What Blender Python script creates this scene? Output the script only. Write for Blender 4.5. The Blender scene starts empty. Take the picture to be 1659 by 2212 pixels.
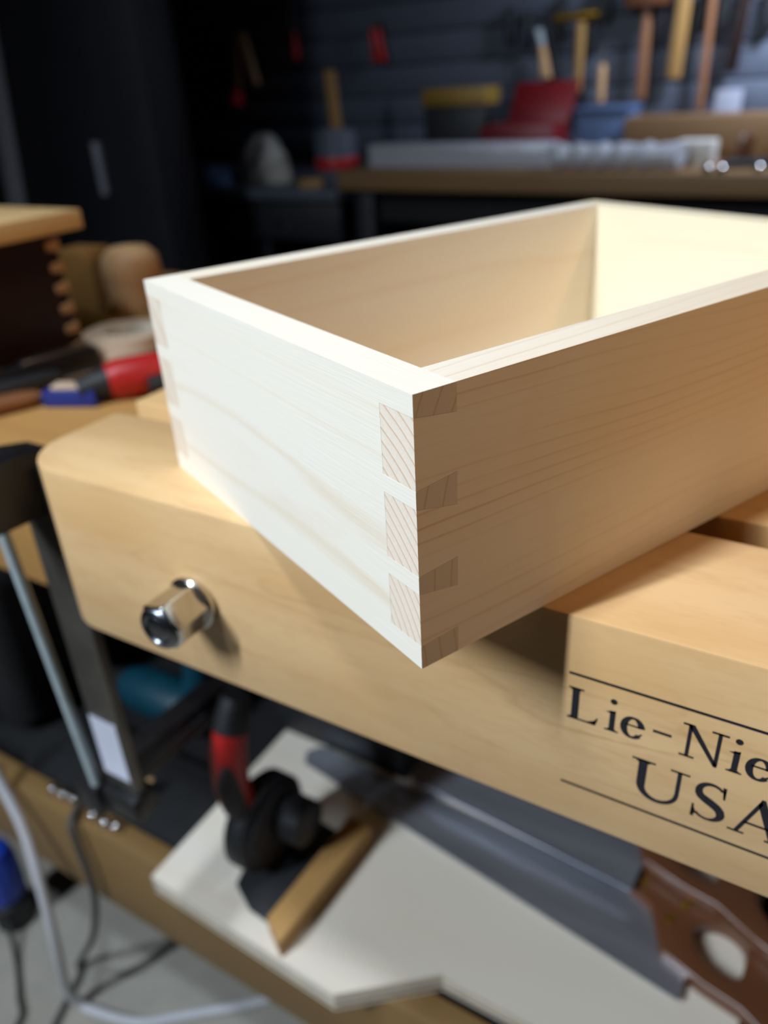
import bpy, bmesh, math, random
from mathutils import Matrix, Vector
random.seed(7)
ZO = 0.90            # height of the bench top above the floor; all z below are given from the bench top
scene = bpy.context.scene
col = scene.collection

# ------------------------------------------------------------------ camera
cd = bpy.data.cameras.new('camera'); cam = bpy.data.objects.new('camera', cd); col.objects.link(cam)
right = Vector((0.85961, 0.50837, -0.05092)); down = Vector((0.20650, -0.43675, -0.87555)); fwd = Vector((-0.46737, 0.74213, -0.48043))
rm = Matrix((right, -down, -fwd)).transposed()
cam.matrix_world = Matrix.Translation((0.10435, -0.23739, 0.17872 + ZO)) @ rm.to_4x4()
cd.sensor_fit = 'VERTICAL'; cd.sensor_height = 36.0; cd.lens = 1697.28 / 2212 * 36.0
cd.clip_start = 0.01; cd.clip_end = 20
cd.dof.use_dof = True; cd.dof.focus_distance = 0.243; cd.dof.aperture_fstop = 6.3; cd.dof.aperture_blades = 0
scene.camera = cam

# ------------------------------------------------------------------ world, lights, exposure
w = bpy.data.worlds.new('world'); scene.world = w; w.use_nodes = True
w.node_tree.nodes['Background'].inputs[0].default_value = (0.5, 0.65, 1.0, 1)
w.node_tree.nodes['Background'].inputs[1].default_value = 0.004
def light(name, kind, loc, tgt, power, color, **kw):
    d = bpy.data.lights.new(name, kind); d.energy = power; d.color = color
    for k, v in kw.items(): setattr(d, k, v)
    o = bpy.data.objects.new(name, d); col.objects.link(o)
    o.location = (loc[0], loc[1], loc[2] + ZO)
    dirv = Vector(tgt) - Vector(loc)
    o.rotation_euler = dirv.to_track_quat('-Z', 'Y').to_euler()
    return o
COOL = (0.78, 0.90, 1.03)
# LED tube near the ceiling, behind and left of the camera; its length runs away from the box
BC, BT = Vector((-0.977, -1.541, 1.293)), Vector((0.0, -0.053, 0.0))
bl = light('led_tube_light', 'AREA', BC, BT, 21.8, COOL, shape='RECTANGLE', size=0.85, size_y=0.06, spread=math.radians(115))
zax = (BC - BT).normalized(); xax = Vector((-0.549, -0.836, 0.0)); xax = (xax - zax * xax.dot(zax)).normalized()
bl.rotation_euler = Matrix((xax, zax.cross(xax), zax)).transposed().to_euler()
light('pendant_lamp_light', 'AREA', (-0.36, -0.38, 1.45), (-0.05, 0.05, 0.0), 5.6, COOL, shape='DISK', size=0.16, spread=math.radians(110))
light('warm_fill_light', 'SPOT', (1.05, 0.12, 0.72), (0.05, 0.05, 0.03), 14.0, (1.0, 0.63, 0.35), spot_size=math.radians(75), spot_blend=0.7, shadow_soft_size=0.07)  # unseen warm fill, added to lift the box's shaded right side
light('back_wall_fill_light', 'AREA', (0.15, 2.05, 0.85), (-0.2, 2.5, 0.15), 13.0, (0.66, 0.78, 1.0), size=0.25, spread=math.radians(105))  # unseen cool fill, added to brighten the right of the back wall
vs = scene.view_settings
vs.view_transform = 'Standard'; vs.look = 'None'; vs.gamma = 1.0; vs.use_curve_mapping = False; vs.exposure = 0.0

# ------------------------------------------------------------------ materials
def lin(c):
    if isinstance(c, str): c = [int(c[i:i+2], 16) / 255 for i in (0, 2, 4)]
    return tuple((x / 12.92 if x <= 0.04045 else ((x + 0.055) / 1.055) ** 2.4) for x in c) + (1,)
class NT:
    def __init__(s, name):
        s.m = bpy.data.materials.new(name); s.m.use_nodes = True; s.t = s.m.node_tree
        s.b = s.t.nodes['Principled BSDF']
    def n(s, kind, **kw):
        x = s.t.nodes.new(kind)
        for k, v in kw.items(): setattr(x, k, v)
        return x
    def set(s, sock, v):
        if hasattr(v, 'links') or hasattr(v, 'is_linked'): s.t.links.new(v, sock)
        else: sock.default_value = v
    def math(s, op, a, b=0.0, c=None):
        x = s.n('ShaderNodeMath', operation=op); s.set(x.inputs[0], a); s.set(x.inputs[1], b)
        if c is not None: s.set(x.inputs[2], c)
        return x.outputs[0]
    def comb(s, a, b, c):
        x = s.n('ShaderNodeCombineXYZ')
        for i, v in enumerate((a, b, c)): s.set(x.inputs[i], v)
        return x.outputs[0]
    def noise(s, vec, scale=1.0, detail=2.0, rough=0.5):
        x = s.n('ShaderNodeTexNoise'); s.set(x.inputs['Vector'], vec)
        x.inputs['Scale'].default_value = scale; x.inputs['Detail'].default_value = detail; x.inputs['Roughness'].default_value = rough
        return x.outputs[0]
    def ramp(s, fac, pts):
        x = s.n('ShaderNodeValToRGB'); s.set(x.inputs[0], fac); e = x.color_ramp.elements
        while len(e) < len(pts): e.new(0.5)
        for k, (p, v) in enumerate(pts):
            e[k].position = p; e[k].color = (v, v, v, 1) if isinstance(v, (int, float)) else v
        return x.outputs[0]
    def mix(s, fac, a, b, mode='MIX'):
        x = s.n('ShaderNodeMix', data_type='RGBA', blend_type=mode); s.set(x.inputs[0], fac); s.set(x.inputs[6], a); s.set(x.inputs[7], b)
        return x.outputs[2]
    def bump(s, h, strength, dist):
        x = s.n('ShaderNodeBump'); x.inputs['Strength'].default_value = strength; x.inputs['Distance'].default_value = dist
        s.set(x.inputs['Height'], h); s.t.links.new(x.outputs[0], s.b.inputs['Normal'])

def plain(name, c, rough=0.5, metal=0.0, var=0.15, scale=30.0, spec=0.5, bump=0.0, bscale=400.0, stretch=(1, 1, 1), coat=0.0):
    t = NT(name); base = lin(c)
    tc = t.n('ShaderNodeTexCoord'); mp = t.n('ShaderNodeMapping'); mp.inputs['Scale'].default_value = stretch
    t.t.links.new(tc.outputs['Object'], mp.inputs[0])
    nz = t.noise(mp.outputs[0], scale, 4, 0.6)
    dk = tuple(x * (1 - var) for x in base[:3]) + (1,); lt = tuple(min(1, x * (1 + var)) for x in base[:3]) + (1,)
    t.set(t.b.inputs['Base Color'], t.mix(t.ramp(nz, [(0.3, 0.0), (0.7, 1.0)]), dk, lt))
    t.b.inputs['Roughness'].default_value = rough; t.b.inputs['Metallic'].default_value = metal
    t.b.inputs['Specular IOR Level'].default_value = spec; t.b.inputs['Coat Weight'].default_value = coat
    if bump: t.bump(t.noise(mp.outputs[0], bscale, 3, 0.6), bump, 0.001)
    return t.m

def wood(name, c1, c2, c3=None, axis='X', center=(0.1, -0.02), freq=230.0, amp=0.004, lowx=1.5, lowy=9.0, contrast=0.7, fibre=0.25, rough=0.5, end=0.8, bump=0.08, blotch=0.4, spec=0.3, seed=0.0, coat=0.0, fscale=900.0, sharp=0.55, fig=0.0, endc=0.6):
    """solid wood: growth rings around an axis, so long grain and end grain agree"""
    t = NT(name); c1 = lin(c1); c2 = lin(c2); c3 = lin(c3) if c3 else c2
    tc = t.n('ShaderNodeTexCoord'); sp = t.n('ShaderNodeSeparateXYZ'); t.t.links.new(tc.outputs['Object'], sp.inputs[0])
    ia, ib, ic = {'X': (0, 1, 2), 'Y': (1, 0, 2), 'Z': (2, 0, 1)}[axis]
    a, b, c = sp.outputs[ia], sp.outputs[ib], sp.outputs[ic]
    a2 = t.math('ADD', a, seed)
    low = t.noise(t.comb(t.math('MULTIPLY', a2, lowx), t.math('MULTIPLY', b, lowy), t.math('MULTIPLY', c, lowy)), 1.0, 2.0)
    mid = t.noise(t.comb(t.math('MULTIPLY', a2, lowx * 5), t.math('MULTIPLY', b, lowy * 6), t.math('MULTIPLY', c, lowy * 6)), 1.0, 3.0)
    db = t.math('SUBTRACT', b, center[0]); dc = t.math('SUBTRACT', c, center[1])
    r = t.math('SQRT', t.math('ADD', t.math('MULTIPLY', db, db), t.math('MULTIPLY', dc, dc)))
    r = t.math('ADD', r, t.math('MULTIPLY', t.math('SUBTRACT', low, 0.5), amp * 6))
    r = t.math('ADD', r, t.math('MULTIPLY', t.math('SUBTRACT', mid, 0.5), amp * 0.5))
    ring = t.math('FRACT', t.math('MULTIPLY', r, freq))
    tt = t.ramp(ring, [(0.0, 0.05), (sharp, 0.12), (0.9, 1.0), (1.0, 0.05)])
    ring0 = tt
    tt = t.math('MULTIPLY', tt, t.ramp(mid, [(0.3, 0.45), (0.7, 1.0)]))
    msk = t.noise(t.comb(t.math('MULTIPLY', a2, 1.1), t.math('MULTIPLY', b, 14.0), t.math('MULTIPLY', t.math('ADD', c, seed), 30.0)), 1.0, 2.0)
    tt = t.math('MULTIPLY', tt, t.ramp(msk, [(0.43, 0.06), (0.64, 1.0)]))
    fb = t.noise(t.comb(t.math('MULTIPLY', a2, 28.0), t.math('MULTIPLY', b, fscale), t.math('MULTIPLY', c, fscale)), 1.0, 3.0, 0.65)
    tt = t.math('ADD', t.math('MULTIPLY', tt, contrast), t.math('MULTIPLY', t.math('SUBTRACT', fb, 0.5), fibre))
    if fig:
        fg = t.noise(t.comb(t.math('MULTIPLY', a2, 110.0), t.math('MULTIPLY', b, 420.0), t.math('MULTIPLY', c, 420.0)), 1.0, 3.0, 0.6)
        mg = t.noise(t.comb(t.math('MULTIPLY', a2, 14.0), t.math('MULTIPLY', b, 70.0), t.math('MULTIPLY', c, 70.0)), 1.0, 3.0, 0.6)
        tt = t.math('ADD', tt, t.math('ADD', t.math('MULTIPLY', t.math('SUBTRACT', fg, 0.45), fig), t.math('MULTIPLY', t.math('SUBTRACT', mg, 0.5), fig * 1.6)))
    g = t.n('ShaderNodeNewGeometry'); vt = t.n('ShaderNodeVectorTransform', vector_type='NORMAL', convert_from='WORLD', convert_to='OBJECT')
    t.t.links.new(g.outputs['True Normal'], vt.inputs[0]); s2 = t.n('ShaderNodeSeparateXYZ'); t.t.links.new(vt.outputs[0], s2.inputs[0])
    ef = t.ramp(t.math('ABSOLUTE', s2.outputs[ia]), [(0.6, 0.0), (0.9, 1.0)])
    te = t.math('ADD', t.math('MULTIPLY', ring0, endc), t.math('MULTIPLY', t.math('SUBTRACT', fb, 0.5), fibre))   # rings read clearer on end grain
    tt = t.math('ADD', tt, t.math('MULTIPLY', ef, t.math('SUBTRACT', te, tt)))
    cc = t.mix(t.math('MAXIMUM', t.math('MINIMUM', tt, 1.0), 0.0), c1, c2)
    cc = t.mix(t.math('MULTIPLY', t.ramp(low, [(0.42, 0.0), (0.68, 1.0)]), t.math('MULTIPLY', blotch, t.math('SUBTRACT', 1.0, ef))), cc, c3)
    cc = t.mix(ef, cc, (end, end * 0.94, end * 0.9, 1), 'MULTIPLY')
    t.set(t.b.inputs['Base Color'], cc)
    t.b.inputs['Roughness'].default_value = rough; t.b.inputs['Specular IOR Level'].default_value = spec; t.b.inputs['Coat Weight'].default_value = coat
    t.b.inputs['Coat Roughness'].default_value = 0.35
    if bump: t.bump(t.math('ADD', fb, t.math('MULTIPLY', tt, 0.4)), bump, 0.0006)
    return t.m

M = {}
PIN1, PIN2, PIN3 = 'F0E6D6', 'D2A878', 'E8D4B0'
M['pine_front'] = wood('pine_front', PIN1, 'DDC29A', 'EEE0C6', 'Y', (0.16, 0.03), 150, 0.0030, contrast=0.55, fibre=0.26, end=0.78, rough=0.6, seed=3, blotch=0.3, sharp=0.85, fig=0.08, endc=0.9, bump=0.15)
M['pine_back'] = wood('pine_back', 'EEE0C2', PIN2, 'E6CFA6', 'Y', (0.20, 0.05), 120, 0.005, contrast=0.45, fibre=0.15, end=0.8, rough=0.6, seed=8, sharp=0.7)
M['pine_side'] = wood('pine_side', PIN1, 'BE8A54', 'E0BC8A', 'X', (0.085, -0.03), 260, 0.0045, 2.2, 7.0, 1.0, 0.24, end=0.97, rough=0.6, seed=1.3, sharp=0.74, fig=0.10, endc=0.62)
M['pine_side_far'] = wood('pine_side_far', 'F2E8D8', 'D6AE80', 'EACFA8', 'X', (0.31, 0.0), 95, 0.0075, 1.8, 8.0, 0.6, 0.15, end=0.9, rough=0.6, seed=5.1, blotch=0.6, sharp=0.7)  # paler than the near side board; extra interior brightness is in the colour
M['maple'] = wood('maple', 'E0B885', 'B07E4C', 'D2A46C', 'X', (0.55, 0.30), 60, 0.012, 5.0, 22.0, 0.45, 0.42, 0.42, 0.8, 0.06, 0.75, 0.4, 2.2, 0.15, 620, 0.86, fig=0.55)
M['bench_maple'] = wood('bench_maple', 'DDB27A', 'B27F45', 'CC985A', 'X', (0.45, 0.3), 110, 0.006, 2.0, 10.0, 0.5, 0.2, 0.45, 0.8, 0.05, 0.5, 0.4, 4.0, 0.1, 700, fig=0.4)
M['bench_brown'] = wood('bench_brown', '846544', '644A2C', '745636', 'X', (0.2, -0.6), 120, 0.006, 2, 9, 0.5, 0.25, 0.55, 0.8, 0.05, 0.5, 0.3, 6.0)
M['brown_wood'] = wood('brown_wood', 'B98A50', '8F6534', 'A5763F', 'X', (0.2, -0.6), 120, 0.006, 2, 9, 0.5, 0.25, 0.55, 0.8, 0.05, 0.5, 0.3, 6.0)
M['oak_y'] = wood('oak_y', 'C59A60', '95692F', 'B07F45', 'Y', (-0.1, -0.3), 260, 0.004, 2, 9, 0.6, 0.3, 0.5, 0.7, 0.06, 0.4, 0.3, 1.0)
M['lid_wood'] = wood('lid_wood', 'EDC68A', 'CC9E60', 'DCB274', 'Y', (-0.2, -0.3), 200, 0.004, 2, 9, 0.5, 0.25, 0.5, 0.8, 0.05, 0.4, 0.3, 1.0)
M['handle_wood'] = wood('handle_wood', '8E6040', '663E24', '7A4C2E', 'Z', (0.1, 0.1), 300, 0.003, 3, 12, 0.5, 0.2, 0.4, 0.8, 0.03, 0.4, 0.4, 1.0, 0.2)
M['yellow_wood'] = wood('yellow_wood', 'A9814A', '80592A', '94693A', 'Z', (0.1, 0.1), 250, 0.003, 3, 12, 0.5, 0.2, 0.5, 0.8, 0.03, 0.4, 0.3, 2.0)
M['saw_wood'] = wood('saw_wood', '74482E', '442614', '5A341E', 'X', (0.3, 0.1), 260, 0.003, 3, 12, 0.6, 0.25, 0.3, 0.8, 0.03, 0.4, 0.5, 3.0, 0.4)
M['tan_wood'] = wood('tan_wood', 'CDA477', 'A2744A', 'B88A5C', 'X', (0.1, 0.1), 220, 0.003, 3, 12, 0.5, 0.2, 0.5, 0.85, 0.03, 0.4, 0.3, 7.0)
M['rail_wood'] = wood('rail_wood', '86683F', '644928', '765936', 'X', (0.2, -0.6), 120, 0.006, 2, 9, 0.4, 0.25, 0.55, 0.8, 0.05, 0.5, 0.3, 6.0)
M['alu'] = plain('alu', 'B4B4C0', 0.5, 0.3, 0.06)
M['navy_cloth'] = plain('navy_cloth', '1E2A3E', 0.9, var=0.35, scale=120, bump=0.5, bscale=300)
M['birch'] = wood('birch', 'EEE4D4', 'D2BFA4', 'E0D0B8', 'X', (0.2, -0.9), 70, 0.010, 2.5, 7, 0.35, 0.15, 0.5, 0.9, 0.03, 0.5, 0.3, 9.0)
M['ply_light'] = plain('ply_light', 'DDD2BE', 0.7, var=0.12, scale=60)
M['ply_dark'] = plain('ply_dark', '8C7458', 0.7, var=0.2, scale=60)
M['dark_wood'] = wood('dark_wood', '2A1712', '160B08', '20110C', 'Y', (0.4, 0.2), 150, 0.004, 2, 9, 0.5, 0.2, 0.5, 0.8, 0.03, 0.4, 0.25, 2.0)
M['ink'] = plain('ink', '1B1B22', 0.45, var=0.25, scale=300)
M['chrome'] = plain('chrome', 'C9C6C0', 0.16, 1.0, 0.06, 80)
M['nut_face'] = plain('nut_face', '7C7E84', 0.28, 1.0, 0.15, 90)
M['steel'] = plain('steel', '8C8E92', 0.33, 1.0, 0.2, 25, bump=0.02)
M['steel_dark'] = plain('steel_dark', '6E6962', 0.45, 0.8, 0.25, 25, bump=0.05)
M['zinc'] = plain('zinc', 'C4D0D2', 0.35, 0.25, 0.1, 80)
M['blade_steel'] = plain('blade_steel', 'B8BCC6', 0.34, 0.75, 0.22, 18, stretch=(0.2, 2, 1))
M['black_paint'] = plain('black_paint', '17171A', 0.38, var=0.4, scale=70, bump=0.1)
M['black_plastic'] = plain('black_plastic', '1C1D20', 0.55, var=0.25, scale=60, bump=0.05)
M['black_matte'] = plain('black_matte', '141416', 0.85, var=0.3, scale=40)
M['cab_black'] = plain('cab_black', '25252B', 0.5, var=0.1, scale=10)
M['rubber_grey'] = plain('rubber_grey', '3C3C42', 0.7, var=0.15)
M['red_plastic'] = plain('red_plastic', 'B3201E', 0.4, var=0.1)
M['red_paint'] = plain('red_paint', '66090F', 0.45, var=0.15)
M['blue_plastic'] = plain('blue_plastic', '1E3FB0', 0.4, var=0.15)
M['blue_deep'] = plain('blue_deep', '1A2A78', 0.45, var=0.15)
M['blue_grey'] = plain('blue_grey', '46597A', 0.6, var=0.2)
M['teal'] = plain('teal', '0B4152', 0.45, var=0.2)
M['white_plastic'] = plain('white_plastic', 'C9C8CC', 0.5, var=0.05)
M['card_grey'] = plain('card_grey', '8E8E98', 0.7, var=0.06)
M['label_white'] = plain('label_white', 'D4D4E2', 0.6, var=0.06)
M['grey_cable'] = plain('grey_cable', '4A4846', 0.6, var=0.1)
M['black_cable'] = plain('black_cable', '20211E', 0.6, var=0.1)
M['concrete'] = plain('concrete', 'A39D91', 0.85, var=0.14, scale=9, bump=0.2, bscale=150)
M['wall_paint'] = plain('wall_paint', '3C3F46', 0.85, var=0.08, scale=4, bump=0.1)
M['slat_grey'] = plain('slat_grey', '4E535F', 0.6, var=0.1, scale=40, bump=0.3, bscale=120)
M['cloth_white'] = plain('cloth_white', 'BDB7AE', 0.9, var=0.15, scale=25, bump=0.4, bscale=60)
M['tape_tan'] = plain('tape_tan', 'C9AE93', 0.7, var=0.08)
M['olive'] = plain('olive', '8E8440', 0.6, var=0.1)
M['yellow_paint'] = plain('yellow_paint', '8A6A26', 0.5, var=0.12)
M['brass'] = plain('brass', 'B08A30', 0.35, 0.9, 0.15, 60)
def clear_plastic():
    t = NT('clear_plastic'); t.b.inputs['Base Color'].default_value = lin('C9CAD0')
    t.b.inputs['Roughness'].default_value = 0.22; t.b.inputs['Transmission Weight'].default_value = 0.35
    tc = t.n('ShaderNodeTexCoord'); t.bump(t.noise(tc.outputs['Object'], 55, 3), 0.6, 0.006)
    return t.m
M['clear_plastic'] = clear_plastic()

# ------------------------------------------------------------------ mesh helpers
class MB:
    def __init__(s): s.v = []; s.f = []
    def add(s, vs, fs):
        k = len(s.v); s.v += [tuple(x) for x in vs]; s.f += [tuple(i + k for i in f) for f in fs]; return s
    def box(s, x0, x1, y0, y1, z0, z1):
        return s.add([(x0,y0,z0),(x1,y0,z0),(x1,y1,z0),(x0,y1,z0),(x0,y0,z1),(x1,y0,z1),(x1,y1,z1),(x0,y1,z1)],
                     [(0,3,2,1),(4,5,6,7),(0,1,5,4),(1,2,6,5),(2,3,7,6),(3,0,4,7)])
    def prism(s, pts, ext):
        n = len(pts); e = Vector(ext)
        return s.add(list(pts) + [tuple(Vector(p) + e) for p in pts],
                     [tuple(range(n))[::-1], tuple(range(n, 2*n))] + [(i, (i+1) % n, (i+1) % n + n, i + n) for i in range(n)])
    def tube(s, pts, r, seg=10, closed=False):
        pts = [Vector(p) for p in pts]; n = len(pts); rr = r if isinstance(r, (list, tuple)) else [r] * n
        rings = []; up = None
        for i in range(n):
            a = pts[(i-1) % n] if closed or i else pts[0]; b = pts[(i+1) % n] if closed or i < n-1 else pts[-1]
            t = (b - a).normalized()
            if up is None: up = Vector((0,0,1)) if abs(t.z) < 0.9 else Vector((1,0,0))
            u = (up - t * up.dot(t)).normalized(); v = t.cross(u); up = u
            rings.append([pts[i] + (u * math.cos(k*2*math.pi/seg) + v * math.sin(k*2*math.pi/seg)) * rr[i] for k in range(seg)])
        vs = [p for g in rings for p in g]; fs = []
        for i in range(n if closed else n-1):
            j = (i+1) % n
            fs += [(i*seg+k, i*seg+(k+1) % seg, j*seg+(k+1) % seg, j*seg+k) for k in range(seg)]
        if not closed: fs += [tuple(range(seg))[::-1], tuple((n-1)*seg+k for k in range(seg))]
        return s.add(vs, fs)
    def lathe(s, prof, o=(0,0,0), ax=(0,0,1), seg=24, sx=1.0, sy=1.0, ph=0.0):
        ax = Vector(ax).normalized(); u = ax.orthogonal().normalized()
        if abs(ax.z) > .99: u = Vector((1,0,0))
        v = ax.cross(u); o = Vector(o)
        vs = [o + ax*h + (u*math.cos(ph+k*2*math.pi/seg)*sx + v*math.sin(ph+k*2*math.pi/seg)*sy)*max(r,1e-5) for r, h in prof for k in range(seg)]
        n = len(prof); fs = [(i*seg+k, i*seg+(k+1) % seg, (i+1)*seg+(k+1) % seg, (i+1)*seg+k) for i in range(n-1) for k in range(seg)]
        fs += [tuple(range(seg))[::-1], tuple((n-1)*seg+k for k in range(seg))]
        return s.add(vs, fs)
    def build(s, name, mat, parent=None, loc=(0,0,0), rot=(0,0,0), bevel=0.0, seg=2, smooth=False, ang=35):
        me = bpy.data.meshes.new(name); me.from_pydata(s.v, [], s.f)
        bm = bmesh.new(); bm.from_mesh(me); bmesh.ops.recalc_face_normals(bm, faces=bm.faces)
        if bevel:
            es = [e for e in bm.edges if len(e.link_faces) == 2 and e.calc_face_angle(0) > math.radians(30)]
            bmesh.ops.bevel(bm, geom=es, offset=bevel, segments=seg, affect='EDGES', profile=0.5, clamp_overlap=True)
        bm.to_mesh(me); bm.free()
        if smooth or bevel:
            me.polygons.foreach_set('use_smooth', [True] * len(me.polygons)); me.set_sharp_from_angle(angle=math.radians(ang))
        me.materials.append(M[mat]); o = bpy.data.objects.new(name, me); col.objects.link(o)
        o.rotation_euler = rot
        if parent: o.parent = parent; o.location = loc
        else: o.location = (loc[0], loc[1], loc[2] + ZO)
        return o
def thing(name, label, cat, loc=(0,0,0), rz=0.0, group=None, rot=None):
    o = bpy.data.objects.new(name, None); col.objects.link(o); o.empty_display_size = 0.05
    o.location = (loc[0], loc[1], loc[2] + ZO); o.rotation_euler = rot or (0, 0, rz)
    return tag(o, label, cat, group)
def tag(o, label, cat, group=None):
    o['label'] = label; o['category'] = cat
    if group: o['group'] = group
    return o
def struct(o): o['kind'] = 'structure'; return o
def dup(o, parent, loc):
    c = o.copy(); col.objects.link(c); c.parent = parent
    c.location = loc if parent else (loc[0], loc[1], loc[2] + ZO); return c
def arc(cx, cy, rx, ry, a0, a1, n): return [(cx + rx*math.cos(math.radians(a0+(a1-a0)*i/n)), cy + ry*math.sin(math.radians(a0+(a1-a0)*i/n))) for i in range(n+1)]

def smoothpath(pts, n=12):
    P = [Vector(p) for p in pts]; P = [P[0]*2-P[1]] + P + [P[-1]*2-P[-2]]; out = []
    for i in range(1, len(P)-2):
        for k in range(n):
            t = k/n; a,b,c,d = P[i-1:i+3]
            out.append(0.5*((2*b)+(c-a)*t+(2*a-5*b+4*c-d)*t*t+(3*b-a-3*c+d)*t**3))
    return out + [P[-2]]

# ------------------------------------------------------------------ the room
RX0, RX1, RY0, RY1, RZ0, RZ1 = -3.3, 1.8, -2.4, 2.50, -0.90, 1.70
struct(MB().box(RX0-.1, RX1+.1, RY0-.1, RY1+.1, RZ0-.05, RZ0).build('floor', 'concrete'))
struct(MB().box(RX0-.1, RX1+.1, RY0-.1, RY1+.1, RZ1, RZ1+.05).build('ceiling', 'wall_paint'))
wb = struct(MB().box(RX0, RX1, RY1, RY1+.05, RZ0, RZ1).build('wall_back', 'wall_paint'))
struct(MB().box(RX0-.05, RX0, RY0, RY1, RZ0, RZ1).build('wall_left', 'wall_paint'))
struct(MB().box(RX1, RX1+.05, RY0, RY1, RZ0, RZ1).build('wall_right', 'wall_paint'))
struct(MB().box(RX0, RX1, RY0-.05, RY0, RZ0, RZ1).build('wall_front', 'wall_paint'))
# grooved panel boards on the back wall
s0 = MB().box(-2.5, 1.75, 0, 0.02, 0, 0.088).build('slat', 'slat_grey', wb, (0, RY1-.0205, -0.05), bevel=0.004)
for k in range(1, 15): dup(s0, wb, (0, RY1-.0205, -0.05 + k*0.092))

# ------------------------------------------------------------------ workbench
wbn = thing('workbench', 'heavy maple workbench under the pine box, with lower left wing and shelf', 'workbench', (0, 0.45, -0.9))
def wp(mb, name, mat, **k): return mb.build(name, mat, wbn, (0, -0.45, 0.9), **k)
wp(MB().box(-0.300, 1.15, 0.100, 0.72, -0.10, 0.0), 'bench_top', 'bench_maple', bevel=0.002)
wp(MB().box(-1.50, -0.302, 0.100, 0.72, -0.2, -0.08), 'bench_wing', 'brown_wood', bevel=0.003)
wp(MB().box(-1.35, 1.02, 0.100, 0.128, -0.69, -0.555), 'shelf_rail', 'rail_wood', bevel=0.002)
wp(MB().box(-1.35, 1.02, 0.66, 0.69, -0.69, -0.555), 'shelf_rail', 'rail_wood', bevel=0.002)
wp(MB().box(-1.35, 1.02, 0.129, 0.659, -0.60, -0.585), 'shelf_panel', 'black_matte')
for lx in (-1.45, 1.022):
    for ly in (0.13, 0.6):
        wp(MB().box(lx-.001, lx+.1, ly, ly+.09, -0.90, -0.201 if lx < 0 else -0.101), 'leg', 'brown_wood', bevel=0.004)

# ------------------------------------------------------------------ front vise jaw with lettering
jw = thing('vise_jaw', 'thick maple vise jaw lettered in black, running under the pine box corner', 'vise', (-0.295, 0, 0))
jo = (0.295, 0, 0)
R_ = 0.036; X0, X1, YD, HJ = -0.2955, 1.10, 0.0808, 0.108
pl = [(X1, 0.0), (X1, YD), (X0 + .004, YD), (X0, YD - .004)] + [(X0 + R_ - R_*math.cos(math.radians(a)), R_ - R_*math.sin(math.radians(a))) for a in range(0, 91, 6)]
MB().prism([(x, y, -HJ) for x, y in pl], (0, 0, HJ)).build('jaw_body', 'maple', jw, jo, bevel=0.0012, seg=2, ang=25)
# steel guide screws that carry the jaw, seen only in the gap
for sx_ in (-0.166, 0.62):
    MB().lathe([(0.0125, 0), (0.0125, 0.0185)], (sx_, 0.0805, -0.057), (0, 1, 0), 20).build('vise_screw', 'steel', jw, jo, smooth=True)
# chrome hex nut with its collar and rounded dark end
nx, nz = -0.166, -0.057
hexp = lambda r, y: [(nx + r*math.cos(math.radians(a+12)), y, nz + r*math.sin(math.radians(a+12))) for a in range(0, 360, 60)]
nut = MB()
for (r0, y0, r1, y1) in [(0.0138, -0.0045, 0.0138, -0.0225), (0.0138, -0.0225, 0.0112, -0.0275)]:
    a, b = hexp(r0, y0), hexp(r1, y1); nut.add(a + b, [(i, (i+1) % 6, (i+1) % 6 + 6, i+6) for i in range(6)] + [tuple(range(6))[::-1], tuple(range(6, 12))])
hx = MB().prism(hexp(0.0140, -0.004), (0, -0.0225, 0)).build('hex_nut', 'chrome', jw, jo, bevel=0.0012, seg=3)
MB().lathe([(0.0146, 0.0), (0.0152, 0.001), (0.0152, 0.0035), (0.0140, 0.0045)], (nx, 0, nz), (0, -1, 0), 40).build('collar', 'chrome', jw, jo, smooth=True)
MB().lathe([(0.0122, 0.0258), (0.0118, 0.0275), (0.0108, 0.0286), (0.0086, 0.0289), (0.0080, 0.0280), (0.0074, 0.0277), (0.0066, 0.0283), (0.004, 0.0287), (0.0, 0.0288)], (nx, 0, nz), (0, -1, 0), 40).build('bolt_end', 'nut_face', jw, jo, smooth=True, ang=60)

# engraved lettering: each glyph is a thin inlay 0.1 mm proud of the jaw face
class Glyph:
    def __init__(s): s.p = []
    def rect(s, x0, x1, y0, y1): s.p.append([(x0,y0),(x1,y0),(x1,y1),(x0,y1)]); return s
    def poly(s, *q): s.p.append(list(q)); return s
    def stroke(s, pts, ws):
        for i in range(len(pts)-1):
            (x0,y0),(x1,y1) = pts[i], pts[i+1]
            def nrm(k):
                a = pts[max(k-1,0)]; b = pts[min(k+1,len(pts)-1)]; dx, dy = b[0]-a[0], b[1]-a[1]; l = math.hypot(dx,dy) or 1
                return -dy/l, dx/l
            (ax,ay),(bx,by) = nrm(i), nrm(i+1); u, v = ws[i]/2, ws[i+1]/2
            s.p.append([(x0-ax*u,y0-ay*u),(x1-bx*v,y1-by*v),(x1+bx*v,y1+by*v),(x0+ax*u,y0+ay*u)])
        return s
    def arc(s, cx, cy, rx, ry, a0, a1, thin, thick, n=26, side=True):
        pts = arc(cx, cy, rx, ry, a0, a1, n)
        ws = [thin + (thick-thin)*abs(math.cos(math.radians(a0+(a1-a0)*i/n)))**1.3 for i in range(n+1)]
        return s.stroke(pts, ws)
    def dot(s, cx, cy, r): s.p.append(arc(cx, cy, r, r, 0, 342, 19)); return s
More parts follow.
